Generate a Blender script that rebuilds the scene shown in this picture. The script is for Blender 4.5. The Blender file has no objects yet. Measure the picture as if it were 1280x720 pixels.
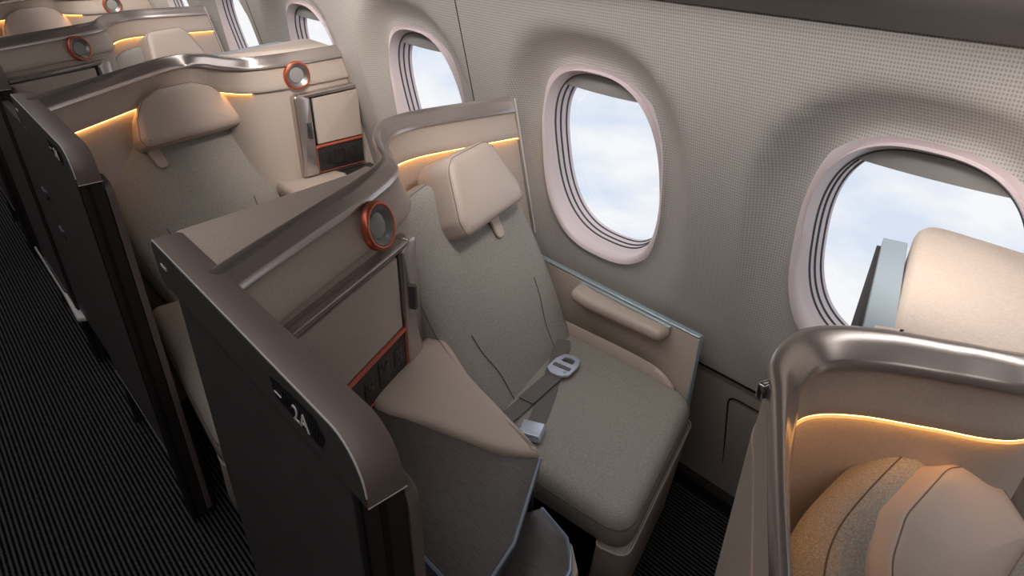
import bpy, bmesh, math, random
from mathutils import Vector, Matrix
random.seed(4)
COL = bpy.context.scene.collection
PI = math.pi
PITCH = 2.13

# ------------------------------------------------------------------ materials
def new_mat(name):
    m = bpy.data.materials.new(name); m.use_nodes = True
    nt = m.node_tree; b = nt.nodes['Principled BSDF']
    return m, nt, b
def s2l(c):
    return tuple(((v/255+.055)/1.055)**2.4 if v > 10 else v/255/12.92 for v in c)
def mat(name, rgb, rough=.5, metal=0., bump=None, var=None, coat=0., spec=.5, stretch=(1,1,1)):
    m, nt, b = new_mat(name); N = nt.nodes; L = nt.links
    c = s2l(rgb)
    b.inputs['Base Color'].default_value = (*c, 1)
    b.inputs['Roughness'].default_value = rough
    b.inputs['Metallic'].default_value = metal
    b.inputs['Coat Weight'].default_value = coat
    b.inputs['Specular IOR Level'].default_value = spec
    if bump or var:
        tc = N.new('ShaderNodeTexCoord'); mp = N.new('ShaderNodeMapping')
        mp.inputs['Scale'].default_value = stretch
        L.new(tc.outputs['Object'], mp.inputs['Vector'])
    if var:
        n = N.new('ShaderNodeTexNoise'); n.inputs['Scale'].default_value = var[0]; n.inputs['Detail'].default_value = 3
        L.new(mp.outputs[0], n.inputs['Vector'])
        r = N.new('ShaderNodeValToRGB')
        k = var[1]
        r.color_ramp.elements[0].position = .35; r.color_ramp.elements[1].position = .65
        r.color_ramp.elements[0].color = (*[v*(1-k) for v in c], 1)
        r.color_ramp.elements[1].color = (*[min(1, v*(1+k)) for v in c], 1)
        L.new(n.outputs['Fac'], r.inputs[0]); L.new(r.outputs[0], b.inputs['Base Color'])
    if bump:
        n2 = N.new('ShaderNodeTexNoise'); n2.inputs['Scale'].default_value = bump[0]; n2.inputs['Detail'].default_value = 2
        L.new(mp.outputs[0], n2.inputs['Vector'])
        bp = N.new('ShaderNodeBump'); bp.inputs['Strength'].default_value = bump[1]; bp.inputs['Distance'].default_value = .002
        L.new(n2.outputs['Fac'], bp.inputs['Height']); L.new(bp.outputs[0], b.inputs['Normal'])
    return m
def emis(name, rgb, k):
    m, nt, b = new_mat(name)
    b.inputs['Base Color'].default_value = (0, 0, 0, 1)
    b.inputs['Emission Color'].default_value = (*rgb, 1)
    b.inputs['Emission Strength'].default_value = k
    return m
def weave(name, rgb, scale, k, rough=.8):
    """cloth: two crossed wave patterns over a solid colour"""
    m = mat(name, rgb, rough, var=(scale*2.2, k))
    nt = m.node_tree; N = nt.nodes; L = nt.links; b = N['Principled BSDF']
    tc = N.new('ShaderNodeTexCoord')
    w = []
    for ax in ('X', 'Z'):
        a = N.new('ShaderNodeTexWave'); a.bands_direction = ax; a.inputs['Scale'].default_value = scale
        a.inputs['Distortion'].default_value = 1.5; a.inputs['Detail'].default_value = 1
        L.new(tc.outputs['Object'], a.inputs['Vector']); w.append(a)
    ad = N.new('ShaderNodeMath'); ad.operation = 'ADD'
    L.new(w[0].outputs['Fac'], ad.inputs[0]); L.new(w[1].outputs['Fac'], ad.inputs[1])
    bp = N.new('ShaderNodeBump'); bp.inputs['Strength'].default_value = .10; bp.inputs['Distance'].default_value = .001
    L.new(ad.outputs[0], bp.inputs['Height']); L.new(bp.outputs[0], b.inputs['Normal'])
    return m

M = {}
M['satin'] = mat('satin_metal', (190, 181, 177), .27, .82, bump=(30, .03))
M['satin_dark'] = mat('satin_dark_metal', (104, 104, 108), .36, .75)
M['panel'] = weave('panel_cloth', (188, 174, 164), 110, .05)
M['leather'] = mat('leather', (182, 166, 156), .42, bump=(420, .12))
M['seatcloth'] = mat('seat_cloth', (154, 149, 143), .92, bump=(520, .5), var=(430, .20), spec=.2)
M['seatside'] = mat('seat_cloth_side', (146, 140, 134), .92, bump=(520, .5), var=(430, .16), spec=.2)
M['seam'] = mat('stitching', (92, 85, 78), .9)
M['leatherseam'] = mat('leather_seam', (120, 104, 94), .7)
M['seamlight'] = mat('pale_piping', (168, 160, 150), .7)
M['cap'] = mat('door_cap', (120, 108, 104), .5, .1)
M['edge'] = mat('bright_edge', (225, 222, 224), .35, .2)
M['door'] = mat('door_black', (74, 73, 73), .5, bump=(90, .15), var=(14, .08))
M['doordark'] = mat('door_dark', (40, 39, 39), .45)
M['black'] = mat('black', (8, 8, 9), .6)
M['brown'] = mat('dark_brown', (40, 33, 32), .5)
M['copper'] = mat('copper', (205, 112, 88), .36, .75)
M['chrome'] = mat('chrome', (205, 205, 208), .16, 1)
M['bezel'] = mat('lamp_bezel', (150, 150, 150), .38, .8)
M['ledlens'] = mat('lamp_lens', (150, 148, 146), .25)
M['amber'] = emis('amber_light', (1., .50, .14), 1.15)
M['amberhot'] = emis('amber_diffuser', (1., .46, .12), 13.)
M['socket'] = mat('socket_panel', (44, 40, 40), .4)
M['socketline'] = mat('socket_line', (16, 15, 15), .4)
M['table'] = mat('brushed_table', (92, 88, 88), .33, .35, bump=(60, .25), var=(45, .16), stretch=(1, 9, 1))
M['tabledge'] = mat('table_edge', (150, 166, 186), .3, .6)  # blue reflection on the edges put into the metal's colour
M['belt'] = mat('belt', (106, 103, 100), .8, bump=(700, .3))
M['boardtrim'] = mat('board_trim', (190, 208, 216), .3, .6)  # cyan reflection of the trims painted in as a bluish tint
M['steel'] = mat('steel', (206, 216, 232), .32, .6, bump=(160, .05))
M['lower'] = mat('lower_wall', (165, 155, 147), .6)
M['bin'] = mat('bin', (112, 104, 101), .6)
M['pane'] = mat('pane_frame', (226, 216, 222), .35)
M['paneseal'] = mat('pane_seal', (70, 72, 82), .5)
M['shade'] = mat('shade', (150, 148, 146), .7)
M['display'] = mat('display', (22, 42, 66), .12, coat=.6)
M['white'] = mat('marking', (215, 215, 215), .5)
M['grey'] = mat('grey_plastic', (128, 124, 122), .4)
M['mon'] = mat('monitor_shell', (165, 180, 192), .25, .3)
M['ceil'] = mat('ceiling', (190, 182, 172), .7)
M['tray'] = mat('tray_dark', (62, 58, 56), .4, .3)

# cabin sidewall: fine woven dots
def wallmat():
    m, nt, b = new_mat('sidewall'); N = nt.nodes; L = nt.links
    b.inputs['Roughness'].default_value = .55
    tc = N.new('ShaderNodeTexCoord'); mp = N.new('ShaderNodeMapping'); L.new(tc.outputs['Object'], mp.inputs[0])
    outs = []
    for ax, sc in (('X', 62.), ('Z', 50.)):
        w = N.new('ShaderNodeTexWave'); w.bands_direction = ax; w.inputs['Scale'].default_value = sc
        w.inputs['Distortion'].default_value = 0.; L.new(mp.outputs[0], w.inputs['Vector']); outs.append(w)
    mu = N.new('ShaderNodeMath'); mu.operation = 'MULTIPLY'
    L.new(outs[0].outputs['Fac'], mu.inputs[0]); L.new(outs[1].outputs['Fac'], mu.inputs[1])
    r = N.new('ShaderNodeValToRGB')
    a = s2l((182, 177, 173)); d = s2l((146, 140, 135))
    r.color_ramp.elements[0].color = (*a, 1); r.color_ramp.elements[1].color = (*d, 1); r.color_ramp.elements[1].position = .7
    L.new(mu.outputs[0], r.inputs[0]); L.new(r.outputs[0], b.inputs['Base Color'])
    bp = N.new('ShaderNodeBump'); bp.inputs['Strength'].default_value = .2; bp.inputs['Distance'].default_value = .001; bp.invert = True
    L.new(mu.outputs[0], bp.inputs['Height']); L.new(bp.outputs[0], b.inputs['Normal'])
    return m
M['wall'] = wallmat()
M['rim'] = mat('window_rim', (218, 206, 208), .35)

def carpetmat():
    m, nt, b = new_mat('carpet'); N = nt.nodes; L = nt.links
    b.inputs['Roughness'].default_value = .95; b.inputs['Specular IOR Level'].default_value = .1
    tc = N.new('ShaderNodeTexCoord')
    w = N.new('ShaderNodeTexWave'); w.bands_direction = 'Y'; w.inputs['Scale'].default_value = 1/.0125/ (20/(2*PI)) 
    w.inputs['Distortion'].default_value = 0.9; w.inputs['Detail'].default_value = 1; w.inputs['Detail Scale'].default_value = 6
    L.new(tc.outputs['Object'], w.inputs['Vector'])
    n = N.new('ShaderNodeTexNoise'); n.inputs['Scale'].default_value = 260; L.new(tc.outputs['Object'], n.inputs['Vector'])
    ad = N.new('ShaderNodeMath'); ad.operation = 'MULTIPLY'; L.new(w.outputs['Fac'], ad.inputs[0]); L.new(n.outputs['Fac'], ad.inputs[1])
    r = N.new('ShaderNodeValToRGB')
    r.color_ramp.elements[0].position = .12; r.color_ramp.elements[0].color = (.0025, .0025, .0025, 1)
    r.color_ramp.elements[1].position = .5; r.color_ramp.elements[1].color = (.095, .095, .1, 1)
    L.new(ad.outputs[0], r.inputs[0]); L.new(r.outputs[0], b.inputs['Base Color'])
    bp = N.new('ShaderNodeBump'); bp.inputs['Strength'].default_value = .8; bp.inputs['Distance'].default_value = .004
    L.new(w.outputs['Fac'], bp.inputs['Height']); L.new(bp.outputs[0], b.inputs['Normal'])
    return m
M['carpet'] = carpetmat()
def glassmat():
    m, nt, b = new_mat('window_glass'); N = nt.nodes; L = nt.links
    t = N.new('ShaderNodeBsdfTransparent'); g = N.new('ShaderNodeBsdfGlossy'); g.inputs['Roughness'].default_value = .02
    mx = N.new('ShaderNodeMixShader'); mx.inputs[0].default_value = .05
    L.new(t.outputs[0], mx.inputs[1]); L.new(g.outputs[0], mx.inputs[2])
    L.new(mx.outputs[0], N['Material Output'].inputs[0])
    return m
M['glass'] = glassmat()

# ------------------------------------------------------------------ object helpers
def finish(bm, name, m, parent=None, angle=38, local=None):
    bmesh.ops.remove_doubles(bm, verts=bm.verts, dist=1e-6)
    bmesh.ops.recalc_face_normals(bm, faces=bm.faces)
    big = [f for f in bm.faces if len(f.verts) > 4]
    if big: bmesh.ops.triangulate(bm, faces=big)
    for f in bm.faces: f.smooth = True
    ca = math.radians(angle)
    for e in bm.edges:
        if len(e.link_faces) == 2 and e.calc_face_angle(0) > ca: e.smooth = False
    me = bpy.data.meshes.new(name); bm.to_mesh(me); bm.free()
    me.materials.append(M[m] if isinstance(m, str) else m)
    o = bpy.data.objects.new(name, me); COL.objects.link(o)
    if parent:
        o.parent = parent
        # geometry is authored in world space: keep it there, whatever the parent's place is
        off = world_loc(parent)
        me.transform(Matrix.Translation(-off))
    return o
def world_loc(o):
    v = Vector((0, 0, 0))
    while o: v += Vector(o.location); o = o.parent
    return v
def empty(name, loc, label=None, cat=None, group=None):
    o = bpy.data.objects.new(name, None); COL.objects.link(o); o.location = loc
    o.empty_display_size = .1
    if label: o['label'] = label
    if cat: o['category'] = cat
    if group: o['group'] = group
    return o
def tag(o, label, cat, group=None):
    o['label'] = label; o['category'] = cat
    if group: o['group'] = group
    return o
def struct(o):
    o['kind'] = 'structure'; return o
def copy_tree(o, parent=None):
    c = o.copy(); COL.objects.link(c); c.parent = parent
    for ch in [x for x in bpy.data.objects if x.parent == o]: copy_tree(ch, c)
    return c
def clone(root, dx, label):
    kids = list(root.children)
    r = root.copy(); COL.objects.link(r); r.location = Vector(root.location)+Vector((dx, 0, 0)); r['label'] = label
    for ch in kids:
        c = ch.copy(); COL.objects.link(c); c.parent = r
        for g in list(ch.children):
            d = g.copy(); COL.objects.link(d); d.parent = c
    return r

def catmull(pts, n=8, closed=False):
    P = [Vector(p) for p in pts]; out = []
    N = len(P)
    rng = range(N if closed else N-1)
    for i in rng:
        if closed: a, b, c, d = P[(i-1) % N], P[i], P[(i+1) % N], P[(i+2) % N]
        else:
            b, c = P[i], P[i+1]
            a = P[i-1] if i > 0 else b*2-c
            d = P[i+2] if i+2 < N else c*2-b
        for k in range(n):
            t = k/n
            out.append(.5*((2*b)+(c-a)*t+(2*a-5*b+4*c-d)*t*t+(3*b-a-3*c+d)*t**3))
    if not closed: out.append(P[-1])
    return out
def rounded(poly, r, n=5):
    """2D polygon with rounded corners; r a number or one per corner"""
    P = [Vector(p[:2]) for p in poly]; out = []; N = len(P)
    for i in range(N):
        a, b, c = P[i-1], P[i], P[(i+1) % N]
        rr = r[i] if isinstance(r, (list, tuple)) else r
        u = (a-b); v = (c-b); lu, lv = u.length, v.length
        if rr <= 0: out.append(b); continue
        u.normalize(); v.normalize()
        ang = math.acos(max(-1, min(1, u.dot(v))))
        d = min(rr/max(.02, math.tan(ang/2)), lu*.48, lv*.48)
        s, e = b+u*d, b+v*d
        for k in range(n+1):
            t = k/n; out.append((1-t)**2*s+2*t*(1-t)*b+t*t*e)
    return out
def ccw(poly):
    a = sum(poly[i-1][0]*poly[i][1]-poly[i][0]*poly[i-1][1] for i in range(len(poly)))
    return poly if a > 0 else poly[::-1]
def inset(poly, d):
    N = len(poly); out = []
    for i in range(N):
        t = (poly[(i+1) % N]-poly[i-1])
        if t.length < 1e-9: out.append(poly[i].copy()); continue
        t.normalize(); out.append(poly[i]+Vector((-t.y, t.x))*d)
    return out
def rings_bm(rings, bm=None, cap0=True, cap1=True, closed=True):
    bm = bm or bmesh.new()
    V = [[bm.verts.new(p) for p in r] for r in rings]
    n = len(V[0])
    for a, b in zip(V, V[1:]):
        for i in range(n if closed else n-1):
            j = (i+1) % n
            try: bm.faces.new((a[i], a[j], b[j], b[i]))
            except ValueError: pass
    if cap0: bm.faces.new(V[0][::-1])
    if cap1: bm.faces.new(V[-1])
    return bm
def pillow_bm(outline, layers, fr=None, crown=0., bm=None, back_cap=True):
    """outline: 2D polygon; layers: (inset, depth) from back to front; fr: (origin, u, v, n) frame"""
    O, u, v, n = fr or (Vector((0, 0, 0)), Vector((1, 0, 0)), Vector((0, 1, 0)), Vector((0, 0, 1)))
    ol = ccw([Vector(p[:2]) for p in outline])
    rings = []
    for ins, dp in layers:
        rings.append([O+u*p.x+v*p.y+n*dp for p in inset(ol, ins)])
    last = inset(ol, layers[-1][0]); dp = layers[-1][1]
    c = sum(last, Vector((0, 0)))/len(last)
    if crown:
        for s in (.85, .65, .42, .2, .05):
            rings.append([O+u*q.x+v*q.y+n*(dp+crown*(1-s*s)) for q in (c+(p-c)*s for p in last)])
    return rings_bm(rings, bm, cap0=back_cap)
def slab_layers(z0, z1, r):
    return [(r*.7, z0), (r*.2, z0+r*.3), (0, z0+r), (0, z1-r), (r*.3, z1-r*.3), (r, z1)]
def prism(poly, z0, z1, r=.004):
    return pillow_bm(poly, slab_layers(z0, z1, r))
def box_bm(c, s, rot=None, r=.003, bm=None):
    """rounded box: centre, full sizes"""
    b = bmesh.new(); bmesh.ops.create_cube(b, size=1)
    for vv in b.verts: vv.co = Vector((vv.co.x*s[0], vv.co.y*s[1], vv.co.z*s[2]))
    if r: bmesh.ops.bevel(b, geom=b.edges[:]+b.verts[:], offset=min(r, min(s)*.45), segments=3, profile=.5, affect='EDGES')
    mt = Matrix.Translation(Vector(c))
    if rot is not None: mt = mt @ rot.to_4x4()
    b.transform(mt)
    if bm is None: return b
    tmp = bpy.data.meshes.new('t'); b.to_mesh(tmp); b.free(); bm.from_mesh(tmp); bpy.data.meshes.remove(tmp)
    return bm
def merge(a, b):
    tmp = bpy.data.meshes.new('t'); b.to_mesh(tmp); b.free(); a.from_mesh(tmp); bpy.data.meshes.remove(tmp); return a
def tube_bm(path, r, n=8, bm=None, up=Vector((0, 0, 1)), flat=1., closed=False):
    P = [Vector(p) for p in path]; rings = []
    for i, p in enumerate(P):
        if closed: t = P[(i+1) % len(P)]-P[i-1]
        else: t = P[min(i+1, len(P)-1)]-P[max(i-1, 0)]
        t.normalize(); a = t.cross(up)
        if a.length < .05: a = t.cross(Vector((1, 0, 0)))
        a.normalize(); b = a.cross(t)
        rings.append([p+(a*math.cos(q)*r+b*math.sin(q)*r*flat) for q in [2*PI*k/n for k in range(n)]])
    if closed: rings.append(rings[0]); return rings_bm(rings, bm, False, False)
    return rings_bm(rings, bm)
def lathe_bm(prof, O, u, v, n, seg=48, ring=True):
    """prof: (radius, depth) list; axis n"""
    rings = [[O+(u*math.cos(2*PI*k/seg)+v*math.sin(2*PI*k/seg))*r+n*d for k in range(seg)] for r, d in prof]
    if ring: return rings_bm(rings+[rings[0]], None, False, False)
    return rings_bm(rings, None, True, True)
def sweep_section(path, sec, two=False):
    """path: [(x,y,w)], sec(w)-> list of (n,z); inside is to the left of travel"""
    rings = []; N = len(path)
    for i, p in enumerate(path):
        a = path[max(i-1, 0)]; b = path[min(i+1, N-1)]
        t = Vector((b[0]-a[0], b[1]-a[1])).normalized(); nrm = Vector((-t.y, t.x))
        k = max(0, min(1, (p[1]-1.0)/.16))*LEAN
        rings.append([Vector((p[0]+nrm.x*n, p[1]+nrm.y*n+(1.11-z)*k, z)) for n, z in (sec(p[2], i/(N-1)) if two else sec(p[2]))])
    return rings_bm(rings)

# ------------------------------------------------------------------ camera
f_px = 826.61
Rm = Matrix(((.67147879, .74092275, .0122357), (.38183634, -.33180285, -.86261688), (-.63507263, .58390097, -.5057098)))
cam_d = bpy.data.cameras.new('camera'); cam = bpy.data.objects.new('camera', cam_d); COL.objects.link(cam)
rx, dy, fz = Vector(Rm[0]), Vector(Rm[1]), Vector(Rm[2])
mw = Matrix.Identity(4)
for i in range(3):
    mw[i][0] = rx[i]; mw[i][1] = -dy[i]; mw[i][2] = -fz[i]
mw[0][3], mw[1][3], mw[2][3] = 0, 0, 1.55
cam.matrix_world = mw
cam_d.sensor_width = 36; cam_d.lens = f_px/1280*36; cam_d.clip_start = .02
bpy.context.scene.camera = cam

# ------------------------------------------------------------------ setting
XF, XB = 1.5, -6.1      # front and rear ends of the modelled cabin
LEAN = .22
def wy(z):   # inner face of the sidewall
    return 1.25+(.726-z)*LEAN
def plane_box(name, x0, x1, y0, y1, z0, z1, m):
    bm = box_bm(((x0+x1)/2, (y0+y1)/2, (z0+z1)/2), (x1-x0, y1-y0, z1-z0), r=0)
    return struct(finish(bm, name, m))
plane_box('floor', XB, XF, -1.3, 1.5, -.05, 0, 'carpet')
plane_box('ceiling', XB, XF, -1.3, .62, 2.1, 2.14, 'ceil')
plane_box('wall_right', XB, XF, -1.34, -1.3, 0, 2.14, 'lower')
plane_box('wall_back', XB-.04, XB, -1.34, 1.5, 0, 2.14, 'lower')
plane_box('wall_front', XF, XF+.04, -1.34, 1.5, 0, 2.14, 'lower')
# lower sidewall (smooth) with skirting
bm = bmesh.new()
prof = [(wy(.524)+.006, .524), (wy(.3)+.004, .3), (wy(.06), .06), (wy(.06), .0), (1.6, 0), (1.6, .524)]
rings_bm([[Vector((x, y, z)) for y, z in prof] for x in (XB, XF)], bm)
struct(finish(bm, 'wall_left', 'lower'))
bm = rings_bm([[Vector((x, y, z)) for y, z in [(wy(.0)-.03, 0), (wy(.05)-.03, .055), (wy(.06)-.022, .065), (wy(.06)+.01, .065), (wy(0)+.01, 0)]] for x in (XB, XF)])
struct(finish(bm, 'baseboard_left', 'brown'))
bm = rings_bm([[Vector((x, y, z)) for y, z in [(wy(.52)-.0005, .520), (wy(.526)-.0005, .528), (wy(.528)+.02, .528), (wy(.52)+.02, .520)]] for x in (XB, XF)])
struct(finish(bm, 'trim_1', 'black'))
# overhead bin: its belly starts where the sidewall ends
bp_ = [(1.103, 1.406), (1.098, 1.398), (1.085, 1.396), (.93, 1.455), (.78, 1.53), (.66, 1.64), (.60, 1.78), (.60, 2.14), (1.5, 2.14), (1.5, 1.412)]
bm = rings_bm([[Vector((x, y, z)) for y, z in bp_] for x in (XB, XF)])
BIN = finish(bm, 'overhead_bin', 'bin'); tag(BIN, 'long taupe overhead bin running above the perforated sidewall', 'overhead bin')
# hatch outline in the lower wall
def on_wall(x, z, off=0): return Vector((x, wy(z)+.004-off, z))
ht = rounded([(-.60, .14), (-.60, .46), (-.25, .46), (-.25, .14)], .03)
ht = ccw(ht)
bm = tube_bm([on_wall(p.x, p.y) for p in ht], .0022, 6, closed=True)
HT = finish(bm, 'access_hatch', 'black'); tag(HT, 'rounded access hatch outlined in the lower sidewall beside the footwell', 'hatch')

# window bays
WC = [-.305+.722-.722*k for k in range(0, 9)]
WZ = .968
def sup(a, b, th, e=2.6):
    c, s = math.cos(th), math.sin(th)
    return a*math.copysign(abs(c)**(2/e), c), b*math.copysign(abs(s)**(2/e), s)
RA, RB = .188, .245      # inner rim
OA, OB = .166, .222      # pane opening
def recess(x, z):
    """depth outwards of the bowl round the window"""
    dz = z-WZ; dx = x
    a = .292; b = .345 if dz > 0 else .40
    q = (abs(dx/a)**2.5+abs(dz/b)**2.5)**(1/2.5)
    t = max(0, min(1, (1.0-q)/.30)); t = 1-(1-t)**2.2
    fade = max(0, min(1, (dz+.36)/.5)); fade = .12+.88*fade
    d = .058*t*fade
    q2 = (abs(dx/RA)**2.6+abs(dz/RB)**2.6)**(1/2.6)
    lip = math.exp(-((q2-1.05)/.04)**2)*.008
    return d-lip
NS = 128
for k, cx in enumerate(WC):
    hw = .361; z0, z1 = .524, 1.415
    bm = bmesh.new(); rings = []
    # reveal: from the panes to the rim
    def ring(a, b, depth, e=2.6):
        out = []
        for i in range(NS):
            th = 2*PI*i/NS; x, z = sup(a, b, th, e)
            out.append(Vector((cx+x, wy(WZ+z)+depth, WZ+z)))
        return out
    base = .040
    for a, b, d in ((OA+.006, OB+.006, .088), (RA-.013, RB-.014, .070), (RA-.007, RB-.007, .055), (RA-.002, RB-.002, .042)):
        rings.append(ring(a, b, d))
    T = [0, .03, .06, .1, .15, .2, .26, .33, .4, .5, .6, .7, .8, .9, 1]
    for t in T:
        r = []
        for i in range(NS):
            th = 2*PI*i/NS; x, z = sup(RA, RB, th)
            # ray to the bay rectangle
            zz = (z1-WZ) if z > 0 else (WZ-z0)
            s = min(hw/max(1e-6, abs(x)), zz/max(1e-6, abs(z)))
            px, pz = x*(1+(s-1)*t), z*(1+(s-1)*t)
            r.append(Vector((cx+px, wy(WZ+pz)+recess(px, WZ+pz), WZ+pz)))
        rings.append(r)
    # corners of the rectangle
    rings_bm(rings[6:], bm, False, False)
    srd = rings_bm(rings[:7], None, False, False)
    bm.verts.ensure_lookup_table()
    for sx in (-1, 1):
        for zc in (z0, z1):
            zz = (zc-WZ)
            # nearest outer ring vertices on the two sides
            last = [v for v in bm.verts if v.index == -1]
    o = finish(bm, 'wall_left', 'wall', angle=60); struct(o)
    # fill the corner triangles by a second small mesh inside the same object is not needed: ring hits the sides exactly
    W = empty('window_%d' % (k+1), (cx, wy(WZ), WZ)); struct(W)
    finish(srd, 'window_surround', 'rim', W, angle=60)
    for j, (a, b, d, mm, th_) in enumerate(((OA+.010, OB+.010, .040, 'pane', .009), (OA+.005, OB+.005, .052, 'paneseal', .004), (OA+.004, OB+.004, .062, 'pane', .008), (OA-.001, OB-.001, .074, 'paneseal', .004))):
        pass
    # stacked frame rings, alternating pale frame and dark seal
    bm = bmesh.new()
    seq = [(RA-.010, RB-.010, .062), (OA+.010, OB+.010, .068), (OA+.008, OB+.008, .080), (OA+.005, OB+.005, .090), (OA+.001, OB+.001, .100), (OA-.002, OB-.002, .112), (OA+.03, OB+.03, .112), (OA+.035, OB+.035, .066)]
    rr = [ring(a, b, d) for a, b, d in seq]; rr.append(rr[0])
    rings_bm(rr, bm, False, False)
    finish(bm, 'window_frame', 'pane', W, angle=25)
    for a, b, d in ((OA+.0095, OB+.0095, .070), (OA+.006, OB+.006, .086), (OA+.001, OB+.001, .102)):
        finish(tube_bm(ring(a, b, d), .0028, 6, closed=True, up=Vector((0, 1, 0))), 'window_seal', 'paneseal', W)
    bm = bmesh.new(); bm.faces.new([bm.verts.new(p) for p in ring(OA+.01, OB+.01, .108)])
    finish(bm, 'window_pane', 'glass', W)
    # pulled-up shade: only its lower edge shows under the top of the opening
    pts = []
    for i in range(33):
        xm = (OA+.010)*(1-(.195/(OB+.010))**2.6)**(1/2.6)
        x = -xm+2*xm*i/32
        pts.append(x)
    bm = bmesh.new(); low = []; up = []
    for x in pts:
        zl = WZ+.193-.006*(1-(x/OA)**2)
        zu = WZ+(OB+.012)*max(0.0, 1-min(1, abs(x)/(OA+.012))**2.6)**(1/2.6)
        zu = max(zu, zl+.001)
        low.append(zl); up.append(zu)
    rg = []
    for x, zl, zu in zip(pts, low, up):
        rg.append([Vector((cx+x, wy(zl)+.072, zl)), Vector((cx+x, wy(zl)+.078, zl)), Vector((cx+x, wy(zu)+.078, zu)), Vector((cx+x, wy(zu)+.072, zu))])
    rings_bm(rg, bm)
    finish(bm, 'window_shade', 'shade', W)
# vertical joints between sidewall panels
for k, x in enumerate((-1.445, -2.86, -4.30)):
    bm = rings_bm([[Vector((x+sx, wy(z)+.0-.0012, z)) for sx in (-.0012, .0012)]+[Vector((x+sx, wy(z)+.01, z)) for sx in (.0012, -.0012)] for z in (.53, 1.41)])
    struct(finish(bm, 'trim_%d' % (k+2), 'black'))

# ------------------------------------------------------------------ suite shells
def mkpath(pts):
    out = []
    for p in catmull([(a, b, c) for a, b, c in pts], 10): out.append((p.x, p.y, p.z))
    return out
# (x, y, rail width) on the outer edge, from the sidewall towards the aisle
PB = mkpath([(-1.293, 1.165, .026), (-1.325, .992, .026), (-1.338, .875, .028), (-1.312, .785, .030), (-1.245, .727, .030), (-1.169, .686, .034), (-1.098, .650, .034), (-1.035, .560, .034), (-.967, .428, .034), (-.901, .300, .034), (-.862, .228, .034)])
PA = mkpath([(-2.196, 1.165, .03), (-2.180, 1.05, .03), (-2.173, .93, .03), (-2.186, .845, .03), (-2.235, .800, .032), (-2.315, .765, .034), (-2.355, .715, .036), (-2.350, .650, .038), (-2.305, .575, .038), (-2.163, .382, .038), (-2.045, .222, .038)])
def sub(path, f0, f1):
    n = len(path)-1; return path[int(round(f0*n)):int(round(f1*n))+1]
def shell(root, path, s0, s1, bulge=lambda f: 0):
    def rail(w):
        c = min(.012, w*.35)
        return [(0, 1.076), (-.002, 1.085), (-.001, 1.102), (.002, 1.1095), (.006, 1.111), (w*.25+.004, 1.110), (w*.6, 1.101), (w-.003, 1.087), (w+.0005, 1.083), (w+.001, 1.074), (w-.006, 1.071)]
    finish(sweep_section(path, rail), 'top_rail', 'satin', root, angle=60)
    def band(w, f):
        b = bulge(f)
        return [(.002, 1.077), (w-.007, 1.077), (w-.006+b*.4, 1.05), (w-.003+b*.85, 1.02), (w-.002+b, 1.006), (w-.004+b, 1.0005), (w-.008+b, .9985), (.002, .9985)]
    finish(sweep_section(path, band, True), 'upper_panel', 'panel', root, angle=60)
    def low(w, f):
        q = w-.012+bulge(f)
        return [(0., 0.), (q, 0.), (q, .9), (q, .985), (q, .998), (.0, .998)]
    pl_ = [p for p in path if p[1] > .262]
    finish(sweep_section(pl_, lambda w, f: low(w, f*(len(pl_)-1)/(len(path)-1)), True), 'lower_panel', 'panel', root, angle=60)
    sp = sub(path, s0, s1)
    def strip(w):
        return [(w-.0050, .9983), (w-.0030, .9983), (w-.0020, .9975), (w-.0020, .9960), (w-.0032, .9952), (w-.0050, .9952)]
    st = finish(sweep_section(sp, strip), 'light_strip', 'amber', root, angle=60)
    def diff(w):
        return [(w-.0118, .9982), (w-.0055, .9982), (w-.0055, .9972), (w-.0118, .9972)]
    finish(sweep_section(sp, diff), 'light_diffuser', 'amberhot', st)

def ring_lamp(root, O, n):
    up = Vector((0, 0, 1)); u = up.cross(n).normalized(); v = n.cross(u)
    lp = finish(lathe_bm([(.0372, .002), (.0374, .006), (.0388, .0078), (.041, .0084), (.0440, .0072), (.0458, .003), (.046, -.006), (.0372, -.006)], O, u, v, n), 'lamp_ring', 'copper', root, angle=60)
    finish(lathe_bm([(.0372, -.003), (.0376, .0062), (.0366, .0074), (.0352, .0066), (.0300, .002), (.0252, -.0026), (.0240, -.0030), (.0235, -.0032)], O, u, v, n), 'lamp_bezel', 'bezel', lp, angle=40)
    finish(lathe_bm([(.0250, -.0034), (.0248, -.0018), (.023, -.0010), (.018, -.0007), (.001, -.0005)], O, u, v, n, ring=False), 'lamp_lens', 'ledlens', lp, angle=60)

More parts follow.
